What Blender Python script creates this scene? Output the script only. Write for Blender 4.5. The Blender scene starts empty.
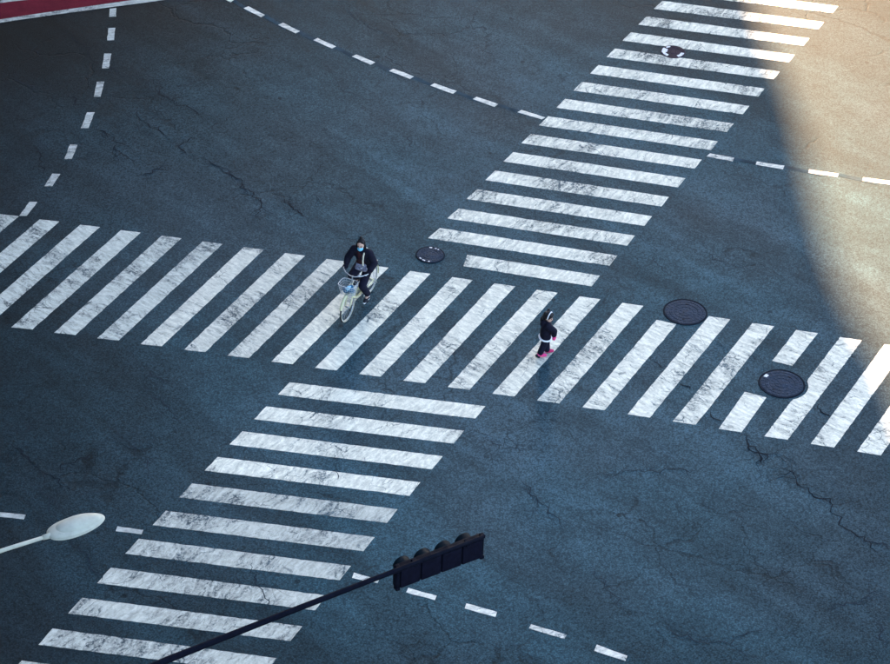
import bpy, bmesh, math, random
from mathutils import Vector, Matrix, Euler
R = math.radians
random.seed(7)
scene = bpy.context.scene
COL = scene.collection

# ------------------------------------------------------------------ camera, sky, sun, exposure
PHOTO_W, PHOTO_H, FPX = 890.0, 664.0, 2634.8
PITCH, ROLL = 0.93498, 0.043921
CAM_LOC = Vector((0, -43.145, 31.8436))
CAM_ROT = Matrix.Rotation(PITCH, 3, 'X') @ Matrix.Rotation(ROLL, 3, 'Z')
cd = bpy.data.cameras.new('camera')
cam = bpy.data.objects.new('camera', cd)
COL.objects.link(cam)
cam.matrix_world = Matrix.Translation(CAM_LOC) @ CAM_ROT.to_4x4()
cd.sensor_width = 36.0
cd.lens = FPX / PHOTO_W * 36.0
cd.clip_start = 0.5
cd.clip_end = 3000
scene.camera = cam

SUN_EL = 27.0
SUN_DX = -0.113                       # the sun stands beyond the crossing, a little to one side
SUN_ROT = math.degrees(math.atan2(SUN_DX, 1.0))
w = bpy.data.worlds.new('World')
scene.world = w
w.use_nodes = True
wn, wl = w.node_tree.nodes, w.node_tree.links
wn.clear()
sky = wn.new('ShaderNodeTexSky')
sky.sky_type = 'NISHITA'
sky.sun_disc = False
sky.sun_elevation = R(SUN_EL)
sky.sun_rotation = R(SUN_ROT)
sky.air_density = 0.8
sky.dust_density = 1.2
sky.ozone_density = 0.4
bg = wn.new('ShaderNodeBackground')
bg.inputs['Strength'].default_value = 0.10
wo = wn.new('ShaderNodeOutputWorld')
wl.new(sky.outputs[0], bg.inputs[0])
wl.new(bg.outputs[0], wo.inputs[0])
sd = bpy.data.lights.new('sun', 'SUN')
sd.energy = 5.0
sd.angle = R(0.53)
sd.color = (1.0, 0.645, 0.375)
sun = bpy.data.objects.new('sun', sd)
COL.objects.link(sun)
sdir = Vector((math.sin(R(SUN_ROT)) * math.cos(R(SUN_EL)), math.cos(R(SUN_ROT)) * math.cos(R(SUN_EL)), math.sin(R(SUN_EL))))
sun.rotation_euler = sdir.to_track_quat('Z', 'Y').to_euler()
vs = scene.view_settings
vs.view_transform = 'Standard'
vs.look = 'None'
vs.gamma = 1.0
vs.use_curve_mapping = False
vs.exposure = 3.42


def ground(px, py, z=0.0):
    """photo pixel -> point on the horizontal plane at height z"""
    d = CAM_ROT @ Vector(((px - PHOTO_W / 2) / FPX, -(py - PHOTO_H / 2) / FPX, -1.0))
    k = (z - CAM_LOC.z) / d.z
    return CAM_LOC + d * k


# ------------------------------------------------------------------ materials
class NT:
    def __init__(self, name):
        self.m = bpy.data.materials.new(name)
        self.m.use_nodes = True
        self.n = self.m.node_tree.nodes
        self.l = self.m.node_tree.links
        self.b = self.n['Principled BSDF']

    def add(self, t, **kw):
        n = self.n.new(t)
        for k, v in kw.items():
            setattr(n, k, v)
        return n

    def set(self, node, **kw):
        for k, v in kw.items():
            s = node.inputs[k.replace('_', ' ')]
            if hasattr(v, 'links') or hasattr(v, 'is_output'):
                self.l.new(v, s)
            else:
                s.default_value = v
        return node

    def coord(self, kind='Object'):
        return self.add('ShaderNodeTexCoord').outputs[kind]

    def mapping(self, vec, rot=0.0, scale=(1, 1, 1), loc=(0, 0, 0)):
        m = self.add('ShaderNodeMapping')
        m.vector_type = 'TEXTURE'            # stretched along the direction `rot`
        scale = tuple(1.0 / v for v in scale)
        self.l.new(vec, m.inputs['Vector'])
        m.inputs['Rotation'].default_value = (0, 0, rot)
        m.inputs['Scale'].default_value = scale
        m.inputs['Location'].default_value = loc
        return m.outputs[0]

    def noise(self, vec, scale, detail=4, rough=0.55, dist=0.0, out=0):
        n = self.add('ShaderNodeTexNoise')
        self.l.new(vec, n.inputs['Vector'])
        n.inputs['Scale'].default_value = scale
        n.inputs['Detail'].default_value = detail
        n.inputs['Roughness'].default_value = rough
        n.inputs['Distortion'].default_value = dist
        return n.outputs[out]

    def voro(self, vec, scale, feature='F1', rnd=1.0):
        n = self.add('ShaderNodeTexVoronoi', feature=feature)
        self.l.new(vec, n.inputs['Vector'])
        n.inputs['Scale'].default_value = scale
        n.inputs['Randomness'].default_value = rnd
        return n.outputs['Distance']

    def ramp(self, fac, a, b, lo=0.0, hi=1.0, smooth=True):
        n = self.add('ShaderNodeMapRange')
        n.interpolation_type = 'SMOOTHSTEP' if smooth else 'LINEAR'
        self.l.new(fac, n.inputs['Value'])
        n.inputs['From Min'].default_value = a
        n.inputs['From Max'].default_value = b
        n.inputs['To Min'].default_value = lo
        n.inputs['To Max'].default_value = hi
        return n.outputs[0]

    def math(self, op, a, b=None):
        n = self.add('ShaderNodeMath', operation=op)
        for i, v in enumerate((a, b)):
            if v is None:
                continue
            if isinstance(v, (int, float)):
                n.inputs[i].default_value = v
            else:
                self.l.new(v, n.inputs[i])
        return n.outputs[0]

    def mix(self, fac, a, b, blend='MIX'):
        n = self.add('ShaderNodeMix', data_type='RGBA', blend_type=blend)
        for s, v in ((n.inputs[0], fac), (n.inputs[6], a), (n.inputs[7], b)):
            if isinstance(v, (int, float)):
                s.default_value = v
            elif isinstance(v, tuple):
                s.default_value = (*v, 1.0)
            else:
                self.l.new(v, s)
        return n.outputs[2]

    def warp(self, vec, scale, amount, detail=3):
        n = self.noise(vec, scale, detail, out=1)
        s = self.add('ShaderNodeVectorMath', operation='MULTIPLY_ADD')
        self.l.new(n, s.inputs[0])
        s.inputs[1].default_value = (amount, amount, 0)
        self.l.new(vec, s.inputs[2])
        return s.outputs[0]

    def bump(self, h, strength=0.3, dist=0.01):
        n = self.add('ShaderNodeBump')
        n.inputs['Strength'].default_value = strength
        n.inputs['Distance'].default_value = dist
        self.l.new(h, n.inputs['Height'])
        self.l.new(n.outputs[0], self.b.inputs['Normal'])

    def color(self, c):
        s = self.b.inputs['Base Color']
        if isinstance(c, tuple):
            s.default_value = (*c, 1)
        else:
            self.l.new(c, s)

    def rough(self, r):
        s = self.b.inputs['Roughness']
        if isinstance(r, (int, float)):
            s.default_value = r
        else:
            self.l.new(r, s)


ASPHALT = (0.034, 0.044, 0.060)


def asphalt_colour(t, c):
    """shared asphalt: broad tone, wheel streaks, aggregate speckle, dots and fine crazing"""
    big = t.ramp(t.noise(c, 0.13, 4, 0.5, 0.6), 0.25, 0.75, 0.86, 1.14)
    # tyre-polished bands dragged through the junction
    st = t.mapping(t.warp(c, 0.07, 5.0), R(-47), (0.045, 0.55, 1))
    streak = t.ramp(t.noise(st, 1.0, 5, 0.6), 0.30, 0.70, 0.74, 1.24)
    st2 = t.mapping(t.warp(c, 0.10, 3.0), R(-40), (0.10, 1.9, 1), (4, 1, 0))
    streak2 = t.ramp(t.noise(st2, 1.0, 4, 0.6), 0.30, 0.70, 0.86, 1.14)
    mid = t.ramp(t.noise(c, 1.6, 6, 0.68), 0.25, 0.75, 0.80, 1.20)
    grain = t.ramp(t.noise(c, 13.0, 5, 0.85), 0.28, 0.72, 0.42, 1.60, False)
    agg = t.ramp(t.voro(c, 30.0), 0.1, 0.75, 1.45, 0.60, False)
    dots = t.ramp(t.voro(t.warp(c, 5, 0.08), 0.85), 0.035, 0.06, 0.40, 1.0)
    dots2 = t.ramp(t.voro(t.mapping(t.warp(c, 6, 0.06), 0.4, (1, 1, 1), (3.3, 7.1, 0)), 2.1), 0.03, 0.075, 0.60, 1.0)
    light = t.ramp(t.voro(t.mapping(c, 0.9, (1, 1, 1), (13, 4, 0)), 1.6), 0.018, 0.03, 1.8, 1.0)
    # hairline cracks of two sizes, only where the surface is tired
    w1 = t.warp(t.warp(c, 0.8, 1.4), 4.5, 0.26)
    cr = t.ramp(t.voro(w1, 0.62, 'DISTANCE_TO_EDGE'), 0.002, 0.020, 0.0, 1.0)
    m1 = t.ramp(t.noise(t.mapping(c, R(-45), (0.6, 1.4, 1)), 0.30, 4, 0.65), 0.47, 0.62, 1.0, 0.0)
    cr = t.math('MAXIMUM', cr, m1)
    w2 = t.warp(t.warp(c, 2.0, 0.5), 9.0, 0.12)
    crb = t.ramp(t.voro(w2, 2.3, 'DISTANCE_TO_EDGE'), 0.004, 0.05, 0.0, 1.0)
    m2 = t.ramp(t.noise(t.mapping(c, 0.3, (1, 1, 1), (9, 2, 0)), 0.42, 4, 0.7), 0.52, 0.66, 1.0, 0.0)
    crb = t.math('MAXIMUM', crb, m2)
    crv = t.math('MULTIPLY', t.ramp(cr, 0, 1, 0.52, 1.0, False), t.ramp(crb, 0, 1, 0.70, 1.0, False))
    # the left side's shade painted into the asphalt, darkening outwards from the junction
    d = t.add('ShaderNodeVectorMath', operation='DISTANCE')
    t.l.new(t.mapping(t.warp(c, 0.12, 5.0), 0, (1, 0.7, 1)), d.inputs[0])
    d.inputs[1].default_value = (5.0, 2.8, 0)      # oval centre of the painted shade, longer along y
    worn_shade = t.ramp(d.outputs['Value'], 3.0, 16.5, 1.18, 0.08)
    v = t.math('MULTIPLY', big, worn_shade)
    for k in (streak, streak2, mid, grain, agg, dots, dots2, light, crv):
        v = t.math('MULTIPLY', v, k)
    tint = t.mix(t.ramp(t.noise(c, 0.17, 3, 0.5), 0.35, 0.68), (0.0220, 0.0535, 0.0655), (0.0285, 0.0525, 0.0630))
    return t.mix(1.0, tint, v, 'MULTIPLY'), grain, cr


def make_asphalt():
    t = NT('asphalt')
    c = t.coord()
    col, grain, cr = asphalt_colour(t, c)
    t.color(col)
    t.rough(0.62)
    t.b.inputs['Specular IOR Level'].default_value = 0.044
    h = t.math('ADD', t.noise(c, 45, 3, 0.7), t.math('MULTIPLY', cr, 0.6))
    t.bump(h, 0.55, 0.012)
    return t.m


def make_paint(name, worn_shade, streak_rot, base=(0.84, 0.785, 0.62)):
    t = NT(name)
    c = t.coord()
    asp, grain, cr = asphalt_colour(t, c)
    # patches where traffic has worn the paint, dragged along the stripe's short side
    s = t.mapping(t.warp(c, 2.0, 0.25), streak_rot, (1.0, 3.6, 1))
    n1 = t.noise(s, 1.9, 6, 0.72, 0.5)
    n2 = t.noise(c, 0.55, 3, 0.5)
    wear = t.math('ADD', n1, t.math('MULTIPLY', t.math('SUBTRACT', n2, 0.5), 0.85))
    wear = t.ramp(wear, 0.50 - worn_shade, 0.76 - worn_shade * 0.5, 0, 1)
    wear = t.math('MULTIPLY', wear, t.ramp(t.noise(c, 15, 4, 0.8), 0.36, 0.62, 0.10, 1.30))
    # hairline crazing across the stripe
    k = t.mapping(t.warp(t.warp(c, 3.0, 0.22), 11.0, 0.09), streak_rot, (0.9, 2.6, 1))
    cz = t.ramp(t.voro(k, 1.7, 'DISTANCE_TO_EDGE'), 0.004, 0.02, 1.0, 0.0)
    czm = t.ramp(t.noise(c, 1.1, 2), 0.42, 0.58)
    cz = t.math('MULTIPLY', cz, czm)
    fine = t.ramp(t.noise(c, 34, 3, 0.8), 0.60, 0.74)
    fl = t.math('MULTIPLY', fine, t.ramp(t.noise(c, 2.2, 3), 0.36, 0.60))
    w_ = t.math('MINIMUM', t.math('ADD', t.math('ADD', t.math('MULTIPLY', wear, 0.85), t.math('MULTIPLY', cz, 0.62)), t.math('MULTIPLY', fl, 0.55)), 0.93)
    dirt = t.ramp(t.noise(s, 3.2, 6, 0.7), 0.3, 0.72, 0.62, 1.06)
    dirt = t.math('MULTIPLY', dirt, t.ramp(t.noise(c, 17, 4, 0.8), 0.28, 0.72, 0.74, 1.12, False))
    pc = t.mix(1.0, base, dirt, 'MULTIPLY')
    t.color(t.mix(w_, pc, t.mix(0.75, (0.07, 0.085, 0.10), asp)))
    t.rough(0.75)
    t.b.inputs['Specular IOR Level'].default_value = 0.08
    t.bump(t.math('SUBTRACT', t.noise(c, 40, 3, 0.7), t.math('MULTIPLY', fl, 0.6)), 0.25, 0.003)
    return t.m


def plain(name, col, rough=0.6, var=0.15, scale=8.0, metal=0.0, bump=0.15, spec=0.12):
    t = NT(name)
    c = t.coord()
    v = t.ramp(t.noise(c, scale, 5, 0.65), 0.25, 0.75, 1 - var, 1 + var)
    t.color(t.mix(1.0, col, v, 'MULTIPLY'))
    t.rough(t.ramp(t.noise(c, scale * 0.7, 4), 0.3, 0.7, max(rough - 0.1, 0.05), min(rough + 0.1, 1)))
    t.b.inputs['Metallic'].default_value = metal
    t.b.inputs['Specular IOR Level'].default_value = spec
    if bump:
        t.bump(t.noise(c, scale * 6, 3), bump, 0.004)
    return t.m


M = {}
M['asphalt'] = make_asphalt()
M['paint_cross'] = make_paint('worn_white_paint', 0.02, R(-38))
M['paint_diag'] = make_paint('worn_white_paint_diagonal', 0.05, R(62))
M['paint_cross_mid'] = make_paint('greying_shaded_white_paint', 0.04, R(-38), (0.71, 0.67, 0.54))  # greyer on the left: dirt, plus the shade there painted in
M['paint_cross_old_shaded'] = make_paint('old_shaded_white_paint', 0.06, R(-38), (0.60, 0.59, 0.49))
M['paint_diag_old_shaded'] = make_paint('old_shaded_white_paint_diagonal', 0.07, R(62), (0.57, 0.55, 0.45))
M['paint_dash'] = make_paint('dash_paint', 0.0, R(20), (0.78, 0.73, 0.60))
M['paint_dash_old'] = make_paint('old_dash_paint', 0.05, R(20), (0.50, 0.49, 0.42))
M['blackout'] = plain('blackout_paint', (0.021, 0.041, 0.053), 0.75, 0.5, 2, spec=0.04)
M['crack'] = plain('crack_gap', (0.006, 0.009, 0.013), 0.9, 0.3, 6, bump=0, spec=0.1)
M['crack_soft'] = plain('crack_filled', (0.011, 0.018, 0.025), 0.9, 0.35, 3, bump=0, spec=0.1)


def make_red():
    t = NT('red_road_coating')
    c = t.coord()
    v = t.math('MULTIPLY', t.ramp(t.noise(c, 1.2, 6, 0.7), 0.25, 0.75, 0.7, 1.2), t.ramp(t.noise(c, 30, 3, 0.8), 0.25, 0.75, 0.78, 1.2))
    t.color(t.mix(1.0, (0.105, 0.010, 0.018), v, 'MULTIPLY'))
    t.rough(0.8)
    t.b.inputs['Specular IOR Level'].default_value = 0.03
    t.bump(t.noise(c, 40, 3), 0.4, 0.01)
    return t.m


M['red'] = make_red()
M['iron'] = plain('cast_iron', (0.021, 0.033, 0.050), 0.50, 0.35, 9, 0.0, 0.3, 0.03)
M['iron_rim'] = plain('dark_iron_rim', (0.007, 0.011, 0.018), 0.6, 0.3, 9, 0.0, 0.2, 0.02)
M['iron_light'] = plain('worn_cast_iron', (0.030, 0.044, 0.064), 0.45, 0.35, 14, 0.0, 0.3, 0.03)
M['iron_brown'] = plain('rust_brown_iron', (0.040, 0.028, 0.036), 0.60, 0.4, 10, 0.0, 0.3, 0.03)
M['scuff'] = plain('scuffed_white_paint', (0.62, 0.60, 0.58), 0.7, 0.3, 18)
M['lamp_paint'] = plain('pale_grey_lamp_paint', (0.35, 0.35, 0.285), 0.45, 0.12, 6, 0, 0.05, 0.06)
M['lamp_glass'] = plain('lamp_diffuser', (0.7, 0.72, 0.72), 0.2, 0.05, 6, 0, 0)
M['signal'] = plain('dark_signal_paint', (0.0035, 0.0045, 0.009), 0.6, 0.3, 12, 0, 0.05, 0.02)
M['signal_dark'] = plain('signal_back_cover', (0.004, 0.0045, 0.010), 0.6, 0.3, 12, 0, 0.05, 0.02)
M['visor'] = plain('visor_teal_grey', (0.004, 0.009, 0.014), 0.6, 0.25, 12, 0, 0.05, 0.02)
M['lens'] = plain('unlit_lens', (0.03, 0.03, 0.03), 0.15, 0.1, 10, 0, 0)
M['concrete'] = plain('concrete', (0.33, 0.32, 0.30), 0.8, 0.15, 0.6)
M['pavement'] = plain('pavement_concrete', (0.26, 0.26, 0.25), 0.85, 0.2, 1.5)
M['kerb'] = plain('kerb_stone', (0.32, 0.32, 0.31), 0.85, 0.2, 2.5)
M['blocker_wall'] = plain('dark_blocker_panels', (0.10, 0.11, 0.12), 0.6, 0.1, 0.6)
M['glass'] = plain('window_glass', (0.05, 0.06, 0.07), 0.08, 0.1, 0.5, 0, 0)
# bicycle
M['cream'] = plain('cream_frame_paint', (0.62, 0.59, 0.36), 0.4, 0.06, 20, 0, 0)
M['rubber'] = plain('tyre_rubber', (0.018, 0.018, 0.02), 0.75, 0.2, 30, 0, 0.1)
M['whitewall'] = plain('cream_tyre_wall', (0.62, 0.60, 0.46), 0.55, 0.1, 30, 0, 0)
M['chrome'] = plain('bright_steel', (0.45, 0.46, 0.47), 0.35, 0.06, 30, 0.8, 0)
M['wire'] = plain('grey_basket_wire', (0.40, 0.42, 0.43), 0.45, 0.06, 30, 0.3, 0)
M['saddle'] = plain('dark_vinyl', (0.02, 0.018, 0.018), 0.5, 0.2, 30, 0, 0.1)
M['bluebag'] = plain('blue_bag_cloth', (0.012, 0.10, 0.19), 0.6, 0.3, 16)
M['bagwhite'] = plain('pale_bag_patch', (0.35, 0.60, 0.70), 0.6, 0.2, 16)
# people
M['skin'] = plain('skin', (0.52, 0.32, 0.24), 0.5, 0.06, 20, 0, 0)
M['hair'] = plain('black_hair', (0.010, 0.009, 0.010), 0.42, 0.4, 40, 0, 0.4)
M['jacket'] = plain('navy_black_jacket', (0.0065, 0.0065, 0.014), 0.85, 0.3, 18, 0, 0.4)
M['undershirt'] = plain('dark_maroon_top', (0.028, 0.010, 0.012), 0.8, 0.3, 18, 0, 0.3)
M['trousers'] = plain('dark_navy_trousers', (0.0065, 0.007, 0.017), 0.85, 0.3, 18, 0, 0.4)
M['mask'] = plain('light_blue_mask', (0.16, 0.50, 0.66), 0.7, 0.1, 30, 0, 0.1)
M['strap'] = plain('cream_strap', (0.62, 0.56, 0.42), 0.7, 0.12, 30, 0, 0.1)
M['greybag'] = plain('grey_patterned_bag', (0.20, 0.20, 0.26), 0.7, 0.6, 26, 0, 0.2)
M['shoe'] = plain('black_shoe', (0.010, 0.010, 0.016), 0.5, 0.2, 30, 0, 0)
M['sole'] = plain('white_sole', (0.60, 0.60, 0.62), 0.6, 0.1, 30, 0, 0)
M['pink'] = plain('hot_pink', (0.62, 0.055, 0.19), 0.5, 0.12, 30, 0, 0)
M['crimson'] = plain('crimson_pink', (0.40, 0.025, 0.10), 0.5, 0.15, 30, 0, 0)
M['white_trim'] = plain('white_trim', (0.72, 0.70, 0.70), 0.8, 0.08, 30, 0, 0.1)
M['eye'] = plain('dark_eye', (0.01, 0.008, 0.008), 0.2, 0.1, 30, 0, 0)
M['lip'] = plain('lip', (0.40, 0.16, 0.14), 0.5, 0.1, 30, 0, 0)


# ------------------------------------------------------------------ mesh helpers
def tag(o, label=None, cat=None, group=None, kind=None):
    if label: o['label'] = label
    if cat: o['category'] = cat
    if group: o['group'] = group
    if kind: o['kind'] = kind
    return o


def link(name, me, mat, parent=None, smooth=False):
    o = bpy.data.objects.new(name, me)
    COL.objects.link(o)
    if mat is not None and not me.materials:
        me.materials.append(mat)
    if parent is not None:
        o.parent = parent
    if smooth:
        for p in me.polygons:
            p.use_smooth = True
    return o


def from_bm(name, bm, mat, parent=None, smooth=False):
    bmesh.ops.recalc_face_normals(bm, faces=bm.faces[:])
    me = bpy.data.meshes.new(name)
    bm.to_mesh(me)
    bm.free()
    return link(name, me, mat, parent, smooth)


def empty(name, loc=(0, 0, 0), rz=0.0):
    o = bpy.data.objects.new(name, None)
    COL.objects.link(o)
    o.location = loc
    o.rotation_euler = (0, 0, rz)
    o.empty_display_size = 0.2
    return o


def ring_frame(d):
    d = d.normalized()
    up = Vector((0, 0, 1)) if abs(d.z) < 0.9 else Vector((1, 0, 0))
    u = d.cross(up).normalized()
    v = d.cross(u).normalized()
    return u, v


def tube(bm, pts, r, n=10, caps=True, closed=False):
    """swept tube through pts; r a number or one radius per point"""
    pts = [Vector(p) for p in pts]
    m = len(pts)
    rr = r if isinstance(r, (list, tuple)) else [r] * m
    rings = []
    u = v = None
    for i, p in enumerate(pts):
        a = pts[(i - 1) % m] if (closed or i > 0) else pts[i]
        b = pts[(i + 1) % m] if (closed or i < m - 1) else pts[i]
        d = (b - a).normalized()
        if u is None:
            u, v = ring_frame(d)
        else:
            u = (u - d * u.dot(d)).normalized()
            v = d.cross(u).normalized()
        rings.append([bm.verts.new(p + (u * math.cos(2 * math.pi * k / n) + v * math.sin(2 * math.pi * k / n)) * rr[i]) for k in range(n)])
    for i in range(m if closed else m - 1):
        A_, B_ = rings[i], rings[(i + 1) % m]
        off = 0
        if closed and i == m - 1:
            off = min(range(n), key=lambda o: (A_[0].co - B_[o].co).length)
        for k in range(n):
            bm.faces.new((A_[k], A_[(k + 1) % n], B_[(k + 1 + off) % n], B_[(k + off) % n]))
    if caps and not closed:
        bm.faces.new(rings[0])
        bm.faces.new(list(reversed(rings[-1])))


def box(bm, c, s, rot=None):
    vs_ = []
    for dx in (-.5, .5):
        for dy in (-.5, .5):
            for dz in (-.5, .5):
                p = Vector((dx * s[0], dy * s[1], dz * s[2]))
                if rot: p = rot @ p
                vs_.append(bm.verts.new(Vector(c) + p))
    for f in ((0, 1, 3, 2), (4, 6, 7, 5), (0, 4, 5, 1), (2, 3, 7, 6), (0, 2, 6, 4), (1, 5, 7, 3)):
        bm.faces.new([vs_[i] for i in f])


def lathe(bm, prof, n=32, axis='Z', c=(0, 0, 0)):
    """prof: list of (radius, height)"""
    rings = []
    for r, h in prof:
        row = []
        for k in range(n):
            a = 2 * math.pi * k / n
            x, y = r * math.cos(a), r * math.sin(a)
            p = Vector((x, y, h)) if axis == 'Z' else (Vector((x, h, y)) if axis == 'Y' else Vector((h, x, y)))
            row.append(bm.verts.new(p + Vector(c)))
        rings.append(row)
    for A_, B_ in zip(rings, rings[1:]):
        for k in range(n):
            bm.faces.new((A_[k], A_[(k + 1) % n], B_[(k + 1) % n], B_[k]))
    return rings


def prism(bm, pts, z0, z1):
    top = [bm.verts.new((p[0], p[1], z1)) for p in pts]
    bot = [bm.verts.new((p[0], p[1], z0)) for p in pts]
    bm.faces.new(top)
    n = len(pts)
    for i in range(n):
        bm.faces.new((bot[i], bot[(i + 1) % n], top[(i + 1) % n], top[i]))


def ragged(poly, step=0.10, j=0.006, rnd=random):
    out = []
    n = len(poly)
    for i in range(n):
        a, b = Vector(poly[i][:2]), Vector(poly[(i + 1) % n][:2])
        L = (b - a).length
        k = max(1, int(L / step))
        nrm = Vector((-(b - a).y, (b - a).x)).normalized() if L > 0 else Vector((0, 0))
        for q in range(k):
            f = q / k
            e = rnd.gauss(0, j) if q else rnd.gauss(0, j * 0.6)
            out.append(a.lerp(b, f) + nrm * e)
    return out


def strip(bm, pts, widths, z):
    """flat ribbon on the ground"""
    pts = [Vector(p[:2]) for p in pts]
    L_, R_ = [], []
    for i, p in enumerate(pts):
        a, b = pts[max(i - 1, 0)], pts[min(i + 1, len(pts) - 1)]
        d = (b - a)
        if d.length < 1e-6: d = Vector((1, 0))
        d.normalize()
        nr = Vector((-d.y, d.x))
        L_.append(bm.verts.new((*(p + nr * widths[i] / 2), z)))
        R_.append(bm.verts.new((*(p - nr * widths[i] / 2), z)))
    for i in range(len(pts) - 1):
        bm.faces.new((L_[i], R_[i], R_[i + 1], L_[i + 1]))


# ------------------------------------------------------------------ the setting: road, pavement
bm = bmesh.new()
NX = 24
for (x0, y0, x1, y1) in ((-300, -300, 300, 300),):
    bm.faces.new([bm.verts.new(p) for p in ((x0, y0, 0), (x1, y0, 0), (x1, y1, 0), (x0, y1, 0))])
road = tag(from_bm('road', bm, M['asphalt']), kind='structure')

# raised corner pavement that carries the lamp post (its kerb runs parallel to the crossing)
kp = Vector((-8.4, -12.9)); kd = Vector((0.991, -0.133)); kn = Vector((-0.133, -0.991))
far = 150
pv = [kp - kd * 30 + kn * .18, kp + kd * 30 + kn * .18, kp + kd * 30 + kn * 14, kp - kd * 30 + kn * 14]
bm = bmesh.new()
prism(bm, pv, -0.05, 0.13)
pavement = tag(from_bm('pavement', bm, M['pavement']), kind='structure')
kme = None
for i in range(60):
    if kme is None:
        bm = bmesh.new(); box(bm, (0, 0, 0.045), (0.985, 0.17, 0.18))
        bmesh.ops.bevel(bm, geom=bm.edges[:], offset=0.012, segments=1, affect='EDGES')
        kb = from_bm('kerb_stone', bm, M['kerb'], pavement); kme = kb.data
    else:
        kb = link('kerb_stone', kme, None, pavement)
    p = kp + kd * (-29.5 + i) + kn * .09
    kb.location = (p.x, p.y, 0)
    kb.rotation_euler = (0, 0, math.atan2(kd.y, kd.x))

# ------------------------------------------------------------------ crossing stripes (fitted to the photograph on the ground plane)
Q = dict(
    ATL=((6e-05, .88599, -9.65291), (-.00112, -.13391, 3.54445)), ATR=((.00013, .8853, -9.22638), (-.00108, -.13597, 3.49224)),
    ABL=((-7e-05, .88727, -11.41869), (-.00155, -.10919, -.14979)), ABR=((4e-05, .88526, -10.97942), (-.00168, -.10853, -.19117)),
    BTL=((-.00052, -.39678, -2.62439), (-.00157, -.79979, -1.10444)), BTR=((.00112, -.40383, 1.25461), (-.00185, -.79719, -1.59779)),
    BBL=((-.00018, -.39779, -2.82676), (-.0013, -.80432, -1.50699)), BBR=((.00125, -.40421, 1.0678), (-.00157, -.79807, -2.00128)),
    CTL=((.00118, .3803, -.97198), (.0011, .78042, 2.1808)), CTR=((.00126, .38911, 2.80632), (.00193, .76925, 1.4555)),
    CBL=((.0005, .39322, -1.2375), (.00101, .78059, 1.78216)), CBR=((.00129, .38896, 2.62974), (.00181, .77287, 1.05875)))


def corner(key, i):
    cx, cy = Q[key]
    return Vector((cx[0] * i * i + cx[1] * i + cx[2], cy[0] * i * i + cy[1] * i + cy[2]))


def stripe(poly, mat, name='crossing_stripe', step=0.10, j=0.0035, z0=0.0005, z1=0.006):
    bm = bmesh.new()
    prism(bm, ragged(poly, step, j), z0, z1)
    return from_bm(name, bm, mat, road)


def quad(series, i):
    return [corner(series + k, i) for k in ('TL', 'TR', 'BR', 'BL')]


def g2(p):
    return ground(*p).xy


def cut_circle(poly, c, r):
    """replace the stretch of the outline that falls inside a circle by the circle's arc"""
    out = []
    for p in ragged(poly, 0.05, 0.004):
        d = p - c
        out.append(c + d.normalized() * r if d.length < r else p)
    return out


COVER_A = (430.3, 255.2, 0.31)     # photo x, y, radius in metres
COVER_B = (685.3, 312.3, 0.46)
COVER_C = (781.8, 384.0, 0.47)
COVER_D = (673.0, 52.2, 0.30)
cC = g2(COVER_C[:2])
for i in range(-3, 26):
    q = quad('A', i)
    if i == 16:
        q = [g2((656.6, 320.0)), g2((676.3, 324.4)), q[2], q[3]]
    if i == 19:
        stripe([q[0], q[1], g2((792.2, 365.8)), g2((772.4, 360.9))], M['paint_cross'])
        stripe([g2((744.6, 392.1)), g2((766.4, 397.6)), q[2], q[3]], M['paint_cross'])
        continue
    if i == 20:
        stripe(cut_circle(q, cC, 0.53), M['paint_cross'], step=0.3, j=0.002)
        continue
    stripe(q, M['paint_cross_old_shaded' if i <= 5 else 'paint_cross_mid' if i <= 8 else 'paint_cross'])  # left stripes take the greyer paints with shade mixed in
for i in range(1, 14):
    stripe(quad('B', i), M['paint_diag' if i < 5 else 'paint_diag_old_shaded'])
for i in range(1, 20):
    q = quad('C', i)
    if i == 1:
        q[0], q[3] = g2((467.3, 254.9)), g2((463.3, 266.2))
    stripe(q, M['paint_diag'])

# dashed guide lines, one object for each dash
def z1(l, s=2.963, ox=0, oy=0):
    return [[(x / s + ox, y / s + oy) for x, y in d] for d in l]


D_left = z1([[(325, 26), (345, 24), (344, 49), (323, 50)], [(321, 84), (341, 83), (338, 119), (318, 120)], [(309, 159), (330, 159), (322, 202), (302, 203)],
             [(287, 243), (309, 242), (298, 286), (278, 287)], [(258, 334), (280, 333), (262, 380), (240, 380)], [(208, 429), (230, 430), (213, 471), (190, 472)],
             [(155, 515), (178, 516), (155, 552), (132, 552)], [(88, 598), (110, 599), (79, 640), (57, 640)]])
D_up = z1([[(40, -20), (53, -26), (101, 0), (90, 7)], [(130, 25), (143, 19), (193, 45), (181, 51)], [(232, 74), (246, 68), (296, 93), (283, 99)], [(335, 119), (349, 113), (403, 138), (391, 144)],
           [(450, 168), (463, 162), (519, 185), (506, 192)], [(560, 211), (573, 204), (634, 227), (622, 234)], [(682, 254), (695, 247), (761, 270), (749, 278)],
           [(808, 294), (820, 287), (883, 309), (872, 317)]], 2.963, 200, 0)
D_up += z1([[(348, 333), (360, 326), (430, 348), (420, 354)]], 2.963, 400, 0)
D_right = z1([[(322, 472), (332, 463), (404, 476), (400, 487)], [(470, 497), (473, 488), (556, 500), (552, 511)], [(628, 522), (631, 511), (720, 524), (716, 535)],
              [(791, 546), (794, 535), (883, 547), (880, 559)], [(955, 570), (958, 558), (1050, 571), (1047, 583)]], 3.017, 600, 0)
D_low = z1([[(-3, 117), (92, 127), (86, 142), (-9, 132)], [(424, 168), (517, 181), (511, 196), (418, 185)]], 3.609, 0, 480)
D_low += z1([[(240, 235), (352, 265), (345, 281), (232, 258)], [(482, 303), (608, 338), (600, 357), (472, 322)], [(740, 372), (878, 410), (870, 432), (733, 394)]], 4.45, 300, 520)
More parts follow.
